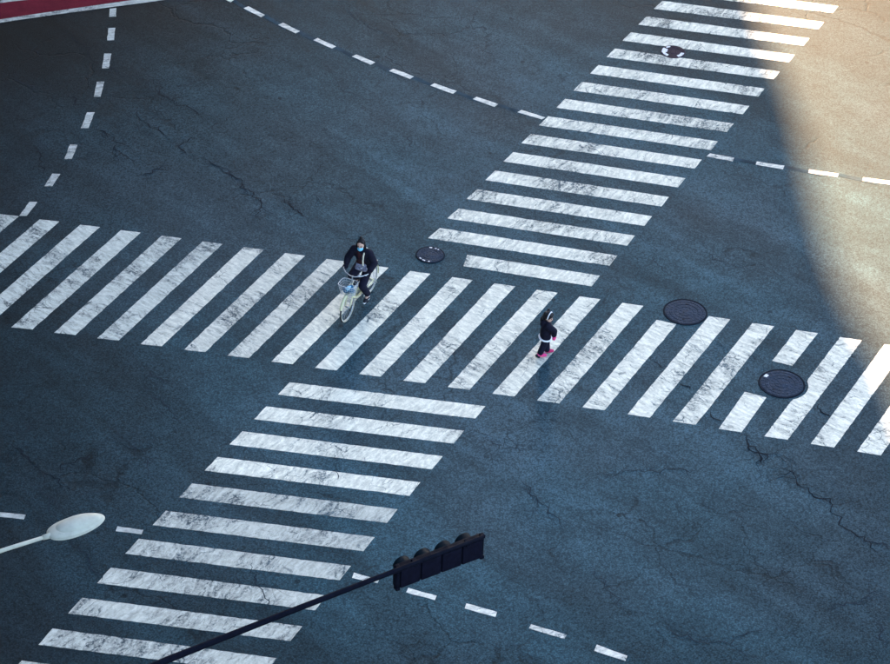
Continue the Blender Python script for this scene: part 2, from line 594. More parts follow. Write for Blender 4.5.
D_low += z1([[(20, 607), (110, 640), (105, 655), (12, 625)]], 2.963, 590, 440)
D_low.insert(5, [(531, 624.5), (566.5, 635), (564.5, 639), (529, 628.5)])
D_low += [[(664, 667), (695, 681), (693, 687), (661, 673)]]
for lst, mat in ((D_left, 'paint_dash_old'), (D_up, 'paint_dash'), (D_right, 'paint_dash'), (D_low, 'paint_dash')):
    for q_, d in enumerate(lst):
        stripe([g2(p) for p in d], M['paint_dash_old' if lst is D_low and q_ < 2 else mat], 'guide_dash', 0.12, 0.005)

# the blacked-out old line that shows between the dashes
bm = bmesh.new()
for lst in (D_up, D_right):
    for a, b in zip(lst, lst[1:]):
        p0 = (g2(a[1]) + g2(a[2])) / 2
        p1 = (g2(b[0]) + g2(b[3])) / 2
        p0 = p0 + (p1 - p0) * 0.03
        n = 8
        strip(bm, [p0.lerp(p1, k / n) for k in range(n + 1)], [0.12 + random.gauss(0, .012) for _ in range(n + 1)], 0.0035)
tag(from_bm('blackout_line', bm, M['blackout'], road), kind='stuff')

# red coated lane and its white edge lines at the far corner
def smooth_line(px, n=10):
    pts = [g2(p) for p in px]
    out = []
    for i in range(len(pts) - 1):
        p0, p1, p2, p3 = pts[max(i - 1, 0)], pts[i], pts[i + 1], pts[min(i + 2, len(pts) - 1)]
        for k in range(n):
            t = k / n
            out.append(0.5 * ((2 * p1) + (p2 - p0) * t + (2 * p0 - 5 * p1 + 4 * p2 - p3) * t * t + (3 * p1 - p0 - 3 * p2 + p3) * t ** 3))
    out.append(pts[-1])
    return out


low = smooth_line([(-90, 35), (0, 19.6), (78, 8.0), (128, 0.8), (230, -14), (330, -30)])
low2 = smooth_line([(-90, 38.5), (0, 23.0), (79, 11.6), (158, 1.0), (236, -10), (336, -26)])
top = smooth_line([(-90, 17), (0, 3.2), (32, -0.5), (70, -6), (160, -22), (250, -40)])
top2 = smooth_line([(-90, 14.5), (0, 0.8), (32, -3.0), (70, -8.5), (160, -24.5), (250, -43)])
bm = bmesh.new()
for i in range(len(low) - 1):
    vs4 = [bm.verts.new((*p, 0.004)) for p in (low[i], low[i + 1], top[i + 1], top[i])]
    bm.faces.new(vs4)
bmesh.ops.remove_doubles(bm, verts=bm.verts[:], dist=1e-4)
from_bm('red_lane', bm, M['red'], road)
for a, b in ((low, low2), (top, top2)):
    bm = bmesh.new()
    for i in range(len(a) - 1):
        bm.faces.new([bm.verts.new((*p, 0.006)) for p in (a[i], a[i + 1], b[i + 1], b[i])])
    bmesh.ops.remove_doubles(bm, verts=bm.verts[:], dist=1e-4)
    from_bm('edge_line', bm, M['paint_dash_old'], road)

# cracks in the asphalt, traced and broken up
def crack(bm, px, wid, rnd, z=0.0085):
    pts = [g2(p) for p in px]
    fine = []
    for a, b in zip(pts, pts[1:]):
        L = (b - a).length
        n = max(2, int(L / 0.07))
        nr = Vector((-(b - a).y, (b - a).x)).normalized()
        off = 0
        for k in range(n):
            off = off * 0.72 + rnd.gauss(0, 0.040)
            env = math.sin(math.pi * k / n)
            fine.append(a.lerp(b, k / n) + nr * off * (0.4 + env))
    fine.append(pts[-1])
    m = len(fine)
    ww = []
    w0 = 1.0
    for i in range(m):
        w0 = 0.6 * w0 + 0.4 * max(0.15, rnd.gauss(1, 0.75))
        t = i / max(m - 1, 1)
        ww.append(wid * w0 * min(1, 0.12 + 5 * t, 0.12 + 5 * (1 - t)))
    i = 0
    while i < m - 2:                          # broken into runs, as cracks come and go
        k = min(m - 1, i + rnd.randint(5, 16))
        if rnd.random() < 0.95: strip(bm, fine[i:k + 1], ww[i:k + 1], z + rnd.random() * 0.0006)
        i = k
    # short branches
    for i in range(3, m - 3):
        if rnd.random() < 0.24:
            d = (fine[min(i + 1, m - 1)] - fine[i - 1]).normalized()
            ang = rnd.choice((-1, 1)) * rnd.uniform(0.5, 1.2)
            d = Vector((d.x * math.cos(ang) - d.y * math.sin(ang), d.x * math.sin(ang) + d.y * math.cos(ang)))
            p = fine[i].copy()
            br = [p.copy()]
            for k in range(rnd.randint(4, 13)):
                d = (d + Vector((rnd.gauss(0, .35), rnd.gauss(0, .35)))).normalized()
                p = p + d * rnd.uniform(.05, .1)
                br.append(p.copy())
            strip(bm, br, [wid * 0.5 * (1 - k / len(br)) + .002 for k in range(len(br))], z + rnd.random() * 0.0006)


rk = random.Random(11)
zA = lambda l: [(x / 2.963, y / 2.963) for x, y in l]
zB = lambda l: [(x / 2.963 + 200, y / 2.963) for x, y in l]
zC = lambda l: [(x / 2.963, y / 2.963 + 380) for x, y in l]
zD = lambda l: [(x / 2.963 + 590, y / 2.963 + 440) for x, y in l]
zE = lambda l: [(x / 3.496 + 640, y / 3.496 + 280) for x, y in l]
zF = lambda l: [(x / 2.963, y / 2.963 + 200) for x, y in l]
strong = [zA([(190, 80), (228, 125), (262, 160), (290, 195)]), zA([(455, 240), (490, 285), (520, 310), (570, 325), (610, 350)]),
          zA([(410, 325), (430, 365), (470, 385), (520, 400)]), zA([(590, 455), (620, 475), (655, 495), (690, 525), (715, 555), (745, 585), (775, 610), (770, 660)]),
          zA([(200, 283), (220, 290), (245, 320)]), zA([(285, 370), (322, 405), (345, 445), (380, 465), (392, 495)]),
          zA([(100, 430), (125, 480), (130, 520)]), zA([(400, 525), (430, 515), (470, 500), (515, 495)]), zA([(530, 465), (530, 435), (560, 415), (590, 410)]),
          zA([(830, 590), (860, 610), (880, 625), (900, 645)]), zC([(0, 190), (60, 205), (90, 245), (130, 280), (180, 320), (230, 340)]), zC([(180, 275), (230, 240), (290, 225)]),
          zD([(460, 0), (500, 40), (520, 70)]), zD([(590, 70), (610, 130), (660, 170), (720, 220), (770, 270), (830, 320), (889, 370)]),
          zE([(335, 535), (375, 575), (420, 610), (440, 650)]), zE([(245, 460), (290, 495)]), zE([(140, 360), (175, 385)]), zE([(620, 430), (665, 480)]), zE([(40, 280), (75, 310)])]
faint = [zA([(290, 195), (345, 208), (410, 228), (455, 245)]), zA([(85, 125), (115, 160), (125, 200)]), zA([(125, 245), (190, 285), (220, 290)]), zA([(40, 410), (75, 440), (105, 450)]),
         zA([(0, 255), (60, 240), (130, 290)]), zA([(620, 350), (640, 390), (680, 410)]), zA([(345, 120), (385, 160)]), zA([(530, 265), (600, 240), (640, 220)]),
         zB([(435, 10), (450, 50), (500, 80), (560, 110), (640, 165)]), zB([(10, 470), (50, 490), (90, 530), (130, 570), (180, 605)]), zB([(240, 590), (300, 640)]), zB([(330, 570), (375, 610)]),
         zB([(600, 400), (640, 440)]), zB([(330, 150), (400, 240), (470, 300)]), zC([(230, 340), (300, 330)]), zC([(90, 300), (150, 360), (170, 400)]), zC([(440, 30), (500, 80), (550, 130)]),
         zC([(20, 130), (80, 160), (140, 120)]), zC([(200, 470), (260, 560), (300, 600)]), zC([(320, 130), (400, 200), (440, 280)]), zD([(0, 90), (100, 95), (250, 90), (340, 95)]),
         zD([(550, 40), (590, 70)]), zD([(690, 510), (800, 490), (889, 450)]), zD([(200, 520), (260, 580), (370, 600), (480, 570), (600, 540)]), zD([(800, 300), (850, 310), (889, 330)]),
         zD([(0, 380), (60, 450), (110, 520)]), zD([(820, 540), (889, 600)]), zE([(245, 215), (300, 235)]), zE([(380, 265), (430, 285)]), zE([(500, 610), (545, 650)]),
         zF([(270, 370), (315, 400), (310, 440)]), zF([(380, 450), (430, 500), (480, 560)]), zF([(60, 520), (130, 500)]),
         [(700, 250), (720, 262), (745, 270)], [(470, 420), (500, 450), (530, 440)], [(520, 480), (545, 505), (560, 530)],
         [(250, 560), (262, 590), (255, 620)], [(330, 470), (338, 480)], [(640, 228), (655, 262), (670, 280)]]
for lst, mat, wd in ((strong, 'crack', 0.024), (faint, 'crack_soft', 0.016)):
    for c_ in lst:
        bm = bmesh.new()
        crack(bm, c_, wd, rk)
        tag(from_bm('crack', bm, M[mat], road), kind='stuff')


# ------------------------------------------------------------------ manhole covers
def manhole(px, py, r, lid_mat, ring_mat, label, patches=False, rot=0.3, studs=3):
    p = ground(px, py)
    root = empty('manhole_cover', (p.x, p.y, 0), rot)
    tag(root, label, 'manhole cover')
    bm = bmesh.new()
    lathe(bm, [(r, 0.001), (r, 0.013), (r - .004, 0.016), (r * 0.93, 0.016), (r * 0.925, 0.005)], 56)
    from_bm('frame_ring', bm, ring_mat, root)
    bm = bmesh.new()
    R0 = r * 0.905
    prof = [(R0, 0.002), (R0, 0.012), (R0 * .97, 0.014)]
    for f in (0.80, 0.58, 0.34):
        prof += [(R0 * (f + .05), 0.014), (R0 * (f + .04), 0.009), (R0 * f, 0.009), (R0 * (f - .01), 0.014)]
    prof += [(R0 * .12, 0.014), (R0 * .11, 0.018), (0.001, 0.018)]
    lathe(bm, prof, 56)
    lid = from_bm('lid', bm, lid_mat, root)
    bm = bmesh.new()
    for row, (f, n) in enumerate(((0.90, 30), (0.71, 22), (0.47, 14), (0.24, 7))[:studs + 1]):
        for k in range(n):
            a = 2 * math.pi * (k + 0.5 * (row % 2)) / n
            box(bm, (R0 * f * math.cos(a), R0 * f * math.sin(a), 0.0165), (R0 * .13, R0 * .06, 0.008), Matrix.Rotation(a, 3, 'Z'))
    tag(from_bm('tread_studs', bm, M['iron_light'] if lid_mat is not M['iron_brown'] else lid_mat, lid), kind='stuff')
    for s in (0, math.pi):
        bm = bmesh.new()
        box(bm, (R0 * .66 * math.cos(s + .9), R0 * .66 * math.sin(s + .9), 0.0185), (R0 * .16, R0 * .07, 0.006), Matrix.Rotation(s + .9 + math.pi / 2, 3, 'Z'))
        from_bm('key_slot', bm, M['rubber'], lid)
    return root, lid, R0


def arc_patch(lid, R0, a0, a1, r0, r1, mat, name='paint_patch', z=0.0195):
    bm = bmesh.new()
    n = 9
    o = [(R0 * (r1 + random.gauss(0, .01)) * math.cos(a0 + (a1 - a0) * k / n), R0 * (r1 + random.gauss(0, .01)) * math.sin(a0 + (a1 - a0) * k / n)) for k in range(n + 1)]
    i_ = [(R0 * (r0 + random.gauss(0, .02)) * math.cos(a0 + (a1 - a0) * k / n), R0 * (r0 + random.gauss(0, .02)) * math.sin(a0 + (a1 - a0) * k / n)) for k in range(n, -1, -1)]
    prism(bm, o + i_, z, z + 0.002)
    return from_bm(name, bm, mat, lid)


root, lid, R0 = manhole(*COVER_A, M['iron'], M['iron_rim'], 'small dark manhole cover in the asphalt between the two crossings, pale scuffs on its rim', rot=0)
for a in ((1.45, 1.68), (0.80, 0.95), (1.05, 1.2), (3.70, 3.9), (4.05, 4.3), (4.55, 4.7)):
    arc_patch(lid, R0, a[0], a[1], 0.86, 0.97, M['scuff'], 'scuff_mark')
manhole(*COVER_B, M['iron'], M['iron_rim'], 'large dark manhole cover cutting short one crossing stripe at its top end', rot=0.5)
root, lid, R0 = manhole(*COVER_C, M['iron'], M['iron_rim'], 'large dark manhole cover sitting in the gap of a stripe broken in two', rot=0)
arc_patch(lid, R0, 2.35, 2.62, 0.80, 0.96, M['scuff'], 'scuff_mark')
root, lid, R0 = manhole(*COVER_D, M['iron_brown'], M['iron_brown'], 'small rust brown manhole cover marked with white paint between diagonal crossing stripes', rot=0)
arc_patch(lid, R0, 2.5, 3.35, 0.52, 0.99, M['scuff'])
arc_patch(lid, R0, 3.35, 4.1, 0.70, 0.97, M['scuff'])
arc_patch(lid, R0, 1.8, 2.25, 0.78, 0.97, M['scuff'])
arc_patch(lid, R0, 5.15, 6.1, 0.70, 0.99, M['scuff'])

# ------------------------------------------------------------------ street lamp (post, arm, luminaire) and the signal arm clamped to the same post
POLE = Vector((-8.0, -18.72))
lamp = empty('street_lamp', (POLE.x, POLE.y, 0.13))
tag(lamp, 'pale grey street lamp with smooth oval head on a thin arm above the road', 'street lamp')
LZ = 9.0 - 0.13
bm = bmesh.new()
tube(bm, [(0, 0, 0), (0, 0, .3), (0, 0, 4), (0, 0, LZ - .9), (0, 0, LZ - .55)], [.11, .10, .09, .07, .065], 16)
from_bm('post', bm, M['lamp_paint'], lamp, True)
bm = bmesh.new(); lathe(bm, [(0.001, .002), (.2, .002), (.2, .025), (.13, .03), (.125, .12), (.1, .125)], 24)
from_bm('base_plate', bm, M['lamp_paint'], lamp)
a0 = ground(0, 551, 9.0); a1 = ground(50, 535.5, 9.0); a2 = ground(103, 516.5, 9.0)
off = Vector((POLE.x, POLE.y, 0.13))
ld = (a1 - a0).normalized()
bm = bmesh.new()
s0 = Vector((0, 0, LZ - .55))
e = a1 - off
pts = [s0]
for k in range(1, 9):
    t = k / 8
    pts.append(s0.lerp(Vector((e.x, e.y, LZ)), t) + Vector((0, 0, 0.42 * math.sin(math.pi * t) * (1 - t * .5))))
pts[-1] = e - ld * 0.02
pts[-2] = e - ld * 0.55 + Vector((0, 0, -0.0))
pts[-3] = e - ld * 1.05 + Vector((0, 0, -0.01))
tube(bm, pts, [.045] * 6 + [.030, .028, .026], 12)
from_bm('arm', bm, M['lamp_paint'], lamp, True)
# luminaire: flattened teardrop shell
HL = (a2 - a1).length
hd = (a2 - a1).normalized(); hs = Vector((-hd.y, hd.x, 0)); hu = Vector((0, 0, 1))
def head_loft(bm, x0, x1, zt, zb, wmax, n=26, seg=28):
    rings = []
    for i in range(n + 1):
        t = i / n
        x = x0 + (x1 - x0) * t
        prof = (max(0, 1 - (2 * (t ** 0.82) - 1) ** 2)) ** 0.52
        neck = 0.14 * max(0, 1 - t / 0.12)
        wv = wmax * max(prof, neck) + 0.0006
        ring = []
        for k in range(seg):
            a = 2 * math.pi * k / seg
            cy, sz = math.cos(a), math.sin(a)
            zz = (zt if sz > 0 else zb) * max(prof, neck * 1.2) * (abs(sz) ** 0.9) * (1 if sz > 0 else -1)
            p = e + hd * x + hs * (wv * cy) + hu * zz
            ring.append(bm.verts.new(p))
        rings.append(ring)
    for A_, B_ in zip(rings, rings[1:]):
        for k in range(seg):
            bm.faces.new((A_[k], A_[(k + 1) % seg], B_[(k + 1) % seg], B_[k]))
    bm.faces.new(rings[0]); bm.faces.new(rings[-1])
bm = bmesh.new(); head_loft(bm, -0.03, HL + .02, 0.075, 0.03, 0.185)
head = from_bm('lamp_head', bm, M['lamp_paint'], lamp, True)
bm = bmesh.new()
rim = []
for k in range(48):
    a = 2 * math.pi * k / 48
    t = (1 - math.cos(a)) / 2
    pr = (max(0, 1 - (2 * (t ** 0.82) - 1) ** 2)) ** 0.52
    rim.append(e + hd * (-0.02 + (HL + .03) * t) + hs * ((0.188 * pr + .002) * (1 if a < math.pi else -1)) + hu * 0.0)
tube(bm, rim, 0.010, 6, closed=True)
from_bm('rim_seam', bm, M['lamp_paint'], head, True)
bm = bmesh.new(); head_loft(bm, 0.07, HL - .015, 0.122, 0.0, 0.155)
from_bm('lid', bm, M['lamp_paint'], head, True)
bm = bmesh.new(); head_loft(bm, 0.12, HL - .02, 0.0, 0.075, 0.150)
from_bm('diffuser', bm, M['lamp_glass'], head, True)
bm = bmesh.new(); tube(bm, [e - ld * 0.10, e - ld * 0.0, e + ld * .05], [.034, .040, .036], 14)
from_bm('arm_collar', bm, M['lamp_paint'], head, True)

SZ = 5.6
b0 = ground(170, 664, SZ); b1 = ground(398, 576, SZ); b2 = ground(486, 543, SZ)
sx = (b2 - b1); SL = sx.length; sx.normalize(); sy = Vector((-sx.y, sx.x, 0))
sig = empty('traffic_signal', tuple(b1))
sig.rotation_euler = (0, 0, math.atan2(sx.y, sx.x))
tag(sig, 'black horizontal traffic signal with four hooded lenses on a long dark arm, seen from behind', 'traffic signal')
inv = Matrix.Rotation(-math.atan2(sx.y, sx.x), 3, 'Z')
lp = inv @ (Vector((POLE.x, POLE.y, SZ)) - b1)
bm = bmesh.new()
d0 = (inv @ (b0 - b1))
tube(bm, [lp + Vector((0, 0, -.12)), lp * .85 + Vector((0, 0, -.05)), d0 + Vector((0, 0, 0.10)), d0 * .5 + Vector((0, 0, .12)), (0, 0, .125), (SL * .5, .02, .125), (SL * .97, .02, .125)],
     [.075, .070, .052, .046, .040, .034, .032], 14)
from_bm('arm', bm, M['signal'], sig, True)
for h in (-.20, -.04):
    bm = bmesh.new(); tube(bm, [lp + Vector((0, 0, h - .03)), lp + Vector((0, 0, h + .03))], .10, 16)
    from_bm('pole_clamp', bm, M['signal'], sig, True)
# housing: four cells
bm = bmesh.new()
def rbox(bm, c, s, bev):
    tmp = bmesh.new(); box(tmp, c, s)
    bmesh.ops.bevel(tmp, geom=tmp.edges[:], offset=bev, segments=3, affect='EDGES', profile=.6)
    me = bpy.data.meshes.new('t'); tmp.to_mesh(me); tmp.free(); bm.from_mesh(me); bpy.data.meshes.remove(me)
rbox(bm, (SL / 2, .10, -.10), (SL, .13, .40), .035)
house = from_bm('housing', bm, M['signal'], sig, True)
pitch = (SL - .10) / 4
for k in range(4):
    x = .05 + pitch * (k + .5)
    bm = bmesh.new(); rbox(bm, (x, .03, -.105), (pitch * .95, .05, .36), .022)
    from_bm('back_cover', bm, M['signal_dark'], house, True)
    bm = bmesh.new(); tube(bm, [(x, .160, -.085), (x, .178, -.085)], [.145, .14], 24)
    from_bm('lens', bm, M['lens'], house)
    # hood: cut-away cylinder
    bm = bmesh.new()
    n = 22; rows = []
    for (rr, thick) in ((.148, 0), (.141, 1)):
        for yy, lim in ((.150, 1.0), (.30, 0.62)):
            row = []
            for q in range(n + 1):
                a = math.pi / 2 + (q / n - .5) * 2 * math.pi * (0.80 if yy < .2 else 0.46)
                row.append(bm.verts.new((x + rr * math.cos(a), yy, -.085 + rr * math.sin(a))))
            rows.append(row)
    o0, o1, i0, i1 = rows
    for q in range(n):
        bm.faces.new((o0[q], o0[q + 1], o1[q + 1], o1[q])); bm.faces.new((i0[q], i1[q], i1[q + 1], i0[q + 1]))
        bm.faces.new((o1[q], o1[q + 1], i1[q + 1], i1[q]))
    from_bm('visor', bm, M['visor'], house, True)
for x in (0.03, SL - .03):
    for zz in (.105, -.305):
        bm = bmesh.new(); rbox(bm, (x, .07, zz), (.07, .09, .06), .012)
        from_bm('end_bracket', bm, M['signal'], house, True)
for x in (SL * .2, SL * .8):
    bm = bmesh.new(); rbox(bm, (x, .045, .10), (.08, .09, .10), .01)
    from_bm('hanger', bm, M['signal'], house, True)


# ------------------------------------------------------------------ soft bodies: tapered capsules fused into one surface
def capsule(bm, p0, r0, p1, r1, n=14):
    p0, p1 = Vector(p0), Vector(p1)
    d = p1 - p0
    if d.length < 1e-5:
        d = Vector((0, 0, 1e-4)); p1 = p0 + d
    dn = d.normalized()
    u, v = ring_frame(dn)
    rings = []
    for (c, r, angs) in ((p0, r0, (-80, -50, -22, 0)), (p1, r1, (0, 22, 50, 80))):
        for a in angs:
            cc = c + dn * r * math.sin(R(a)); rr = r * math.cos(R(a))
            rings.append([bm.verts.new(cc + (u * math.cos(2 * math.pi * k / n) + v * math.sin(2 * math.pi * k / n)) * rr) for k in range(n)])
    for A_, B_ in zip(rings, rings[1:]):
        for k in range(n):
            bm.faces.new((A_[k], A_[(k + 1) % n], B_[(k + 1) % n], B_[k]))
    bm.faces.new(rings[0]); bm.faces.new(list(reversed(rings[-1])))


def ellipsoid(bm, c, r, rot=None, n=20):
    tmp = bmesh.new()
    bmesh.ops.create_uvsphere(tmp, u_segments=n, v_segments=n // 2 + 2, radius=1)
    for vv in tmp.verts:
        p = Vector((vv.co.x * r[0], vv.co.y * r[1], vv.co.z * r[2]))
        if rot: p = rot @ p
        vv.co = p + Vector(c)
    me = bpy.data.meshes.new('t'); tmp.to_mesh(me); tmp.free(); bm.from_mesh(me); bpy.data.meshes.remove(me)


def fused(name, parts, mat, parent, voxel=0.012, grow=0.0, smooth=4):
    bm = bmesh.new()
    for p in parts:
        if p[0] == 'e':
            ellipsoid(bm, p[1], tuple(x + grow for x in p[2]), p[3] if len(p) > 3 else None)
        else:
            p0, r0, p1, r1 = p
            capsule(bm, p0, r0 + grow, p1, r1 + grow)
    bmesh.ops.recalc_face_normals(bm, faces=bm.faces[:])
    me = bpy.data.meshes.new(name); bm.to_mesh(me); bm.free()
    o = bpy.data.objects.new(name, me); COL.objects.link(o)
    m1 = o.modifiers.new('r', 'REMESH'); m1.mode = 'VOXEL'; m1.voxel_size = voxel
    m2 = o.modifiers.new('s', 'SMOOTH'); m2.iterations = smooth; m2.factor = 0.5
    dg = bpy.context.evaluated_depsgraph_get()
    me2 = bpy.data.meshes.new_from_object(o.evaluated_get(dg))
    bpy.data.objects.remove(o); bpy.data.meshes.remove(me)
    me2.name = name
    me2.materials.clear()
    return link(name, me2, mat, parent, True)


def solo(name, parts, mat, parent):
    """a small piece without fusing"""
    bm = bmesh.new()
    for p in parts:
        if p[0] == 'e': ellipsoid(bm, p[1], p[2], p[3] if len(p) > 3 else None, 14)
        else: capsule(bm, *p, n=12)
    return from_bm(name, bm, mat, parent, True)


V3 = Vector

def hand_parts(wrist, fwd, side, up, s, curl=0.6):
    """palm and five fingers; fwd along the hand, side towards the thumb, up = back of the hand"""
    w = V3(wrist); fwd = V3(fwd).normalized(); side = V3(side); side = (side - fwd * side.dot(fwd)).normalized(); up = V3(up); up = (up - fwd * up.dot(fwd) - side * up.dot(side)).normalized()
    out = [(w, .026 * s, w + fwd * .03 * s, .028 * s), (w + fwd * .03 * s + side * .018 * s, .017 * s, w + fwd * .085 * s + side * .026 * s, .014 * s),
           (w + fwd * .03 * s - side * .018 * s, .017 * s, w + fwd * .080 * s - side * .026 * s, .013 * s), (w + fwd * .03 * s, .018 * s, w + fwd * .085 * s, .015 * s)]
    for k, L in enumerate((.070, .080, .074, .058)):
        b = w + fwd * .085 * s + side * (.028 - .019 * k) * s
        c1, c2 = curl * 1.0, curl * 2.1
        d1 = fwd * math.cos(c1) - up * math.sin(c1)
        d2 = fwd * math.cos(c2) - up * math.sin(c2)
        m = b + d1 * L * .5 * s
        out += [(b, .0092 * s, m, .0086 * s), (m, .0086 * s, m + d2 * L * .5 * s, .0075 * s)]
    b = w + fwd * .025 * s + side * .026 * s
    m = b + (fwd * .6 + side * .7 - up * .35).normalized() * .042 * s
    out += [(b, .0115 * s, m, .0105 * s), (m, .0105 * s, m + (fwd * .85 + side * .1 - up * .5).normalized() * .03 * s, .009 * s)]
    return out


# ------------------------------------------------------------------ bicycle (local x forward, y left, z up)
HEAD = R(-112.5)
g0 = ground(343.5, 319.4); g1 = ground(370, 292)
left = V3((-math.sin(HEAD), math.cos(HEAD), 0))
mid = (g0 + g1) / 2 + left * 0.045
bike = empty('bicycle', (mid.x, mid.y, 0.008), HEAD)
tag(bike, 'cream city bicycle with wire front basket being ridden over the crossing', 'bicycle')
WR = 0.33
XF, XR = 0.555, -0.555
def wheel(x, name, steer=0.0):
    wroot = empty(name, (x, 0, WR)); wroot.parent = bike; wroot.rotation_euler = (0, 0, steer)
    n = 48
    ringp = lambda r: [(r * math.cos(2 * math.pi * k / n), 0, r * math.sin(2 * math.pi * k / n)) for k in range(n)]
    return wroot, ringp
def build_wheel(x, name):
    bm = bmesh.new()
    n = 48
    tube(bm, [(x + (WR - .018) * math.cos(2 * math.pi * k / n), 0, WR + (WR - .018) * math.sin(2 * math.pi * k / n)) for k in range(n)], .018, 8, closed=True)
    rootw = from_bm(name, bm, M['rubber'], bike, True)
    for s in (-1, 1):
        bm = bmesh.new()
        lathe(bm, [(WR - .016, s * .0185), (WR - .030, s * .0165)], n, 'Y', (x, 0, WR))
        from_bm('tyre_wall', bm, M['whitewall'], rootw)
    bm = bmesh.new(); lathe(bm, [(WR - .036, -.010), (WR - .034, .010), (WR - .046, .007), (WR - .046, -.007), (WR - .036, -.010)], n, 'Y', (x, 0, WR))
    from_bm('rim', bm, M['chrome'], rootw, True)
    bm = bmesh.new(); tube(bm, [(x, -.05, WR), (x, -.03, WR), (x, .03, WR), (x, .05, WR)], [.012, .024, .024, .012], 12)
    from_bm('hub', bm, M['chrome'], rootw, True)
    bm = bmesh.new()
    for k in range(24):
        a = 2 * math.pi * k / 24; s = .028 * (1 if k % 2 else -1); b = a + .35 * (1 if k % 4 < 2 else -1)
        tube(bm, [(x + .02 * math.cos(b), s, WR + .02 * math.sin(b)), (x + (WR - .05) * math.cos(a), 0, WR + (WR - .05) * math.sin(a))], .0013, 4, False)
    tag(from_bm('spokes', bm, M['chrome'], rootw), kind='stuff')
    return rootw
build_wheel(XF, 'front_wheel'); build_wheel(XR, 'rear_wheel')
def mudguard(x, a0, a1, name):
    bm = bmesh.new(); rows = []
    n = 22
    for k in range(n + 1):
        a = a0 + (a1 - a0) * k / n
        row = []
        for q in range(7):
            s = -1 + 2 * q / 6
            r = WR + .022 - .012 * s * s
            row.append(bm.verts.new((x + r * math.cos(a), .030 * s, WR + r * math.sin(a))))
        rows.append(row)
    for A_, B_ in zip(rows, rows[1:]):
        for q in range(6): bm.faces.new((A_[q], A_[q + 1], B_[q + 1], B_[q]))
    from_bm(name, bm, M['cream'], bike, True)
mudguard(XF, R(20), R(150), 'front_mudguard'); mudguard(XR, R(35), R(190), 'rear_mudguard')
BB = V3((-.10, 0, .28)); ST = V3((-.26, 0, .68)); HT = V3((.36, 0, .80)); HB = V3((.40, 0, .60))
bm = bmesh.new()
tube(bm, [HT, HB], .022, 12)
tube(bm, [HB + V3((-.005, 0, .02)), (.30, 0, .42), (.12, 0, .30), BB], .021, 12)
tube(bm, [HT + V3((.01, 0, -.05)), (.22, 0, .55), (.0, 0, .42), (-.17, 0, .45)], .017, 12)
tube(bm, [BB, ST], .019, 12)
for s in (-1, 1):
    tube(bm, [BB + V3((0, s * .02, 0)), (-.3, s * .05, .30), (XR, s * .065, WR)], .011, 8)
    tube(bm, [ST + V3((.02, s * .01, -.06)), (XR, s * .065, WR)], .009, 8)
from_bm('frame', bm, M['cream'], bike, True)
bm = bmesh.new()
for s in (-1, 1):
    tube(bm, [(.40, s * .02, .62), (.415, s * .05, .60), (.47, s * .055, .48), (XF, s * .055, WR)], .012, 8)
tube(bm, [(.405, -.05, .605), (.405, .05, .605)], .016, 8)
from_bm('fork', bm, M['cream'], bike, True)
bm = bmesh.new(); tube(bm, [HT, (.335, 0, .93), (.34, 0, .965)], .014, 10)
from_bm('stem', bm, M['chrome'], bike, True)
bm = bmesh.new()
hb = [(.08, -.29, .985), (.20, -.27, 1.0), (.30, -.17, .98), (.345, -.05, .965), (.345, .05, .965), (.30, .17, .98), (.20, .27, 1.0), (.08, .29, .985)]
tube(bm, hb, .011, 10)
from_bm('handlebar', bm, M['chrome'], bike, True)
for s in (-1, 1):
    bm = bmesh.new(); tube(bm, [(.055, s * .295, .983), (.17, s * .277, .997)], [.018, .017], 12)
    from_bm('grip', bm, M['saddle'], bike, True)
    bm = bmesh.new(); tube(bm, [(.235, s * .25, .985), (.16, s * .25, .955), (.10, s * .265, .945)], .006, 8)
    from_bm('brake_lever', bm, M['chrome'], bike, True)
solo('bell', [('e', (.31, .13, 1.0), (.028, .028, .02))], M['chrome'], bike)
bm = bmesh.new(); tube(bm, [(.47, .0, .70), (.53, 0, .70)], [.03, .036], 14); from_bm('headlamp', bm, M['saddle'], bike, True)
# basket: wire frame
bm = bmesh.new()
def bpt(u, v, z):
    t = (z - .68) / .23
    hx = .115 + .035 * t; hy = .145 + .035 * t
    return V3((.515 + .02 * t + u * hx, v * hy, z))
def brect(z, r):
    c = []
    for k in range(28):
        a = 2 * math.pi * k / 28
        cx, sy_ = math.cos(a), math.sin(a)
        u = (abs(cx) ** .45) * (1 if cx > 0 else -1); v = (abs(sy_) ** .45) * (1 if sy_ > 0 else -1)
        c.append(bpt(u, v, z))
    tube(bm, c, r, 6, closed=True)
    return c
for z, r in ((.68, .005), (.735, .0035), (.79, .0035), (.85, .0035), (.91, .008)):
    cpts = brect(z, r)
for k in range(0, 20):
    a = 2 * math.pi * k / 20
    cx, sy_ = math.cos(a), math.sin(a)
    u = (abs(cx) ** .45) * (1 if cx > 0 else -1); v = (abs(sy_) ** .45) * (1 if sy_ > 0 else -1)
    tube(bm, [bpt(u, v, .68), bpt(u, v, .91)], .003, 5, False)
for k in range(-4, 5):
    tube(bm, [bpt(-.95, k / 4.5, .68), bpt(.95, k / 4.5, .68)], .003, 5, False)
    if abs(k) < 4: tube(bm, [bpt(k / 4, -.95, .68), bpt(k / 4, .95, .68)], .003, 5, False)
from_bm('basket', bm, M['wire'], bike)
bm = bmesh.new()
for s in (-1, 1): tube(bm, [(.56, s * .06, .68), (XF, s * .062, WR)], .005, 6)
tube(bm, [(.40, 0, .74), (.42, 0, .72)], .012, 6)
from_bm('basket_stay', bm, M['chrome'], bike)
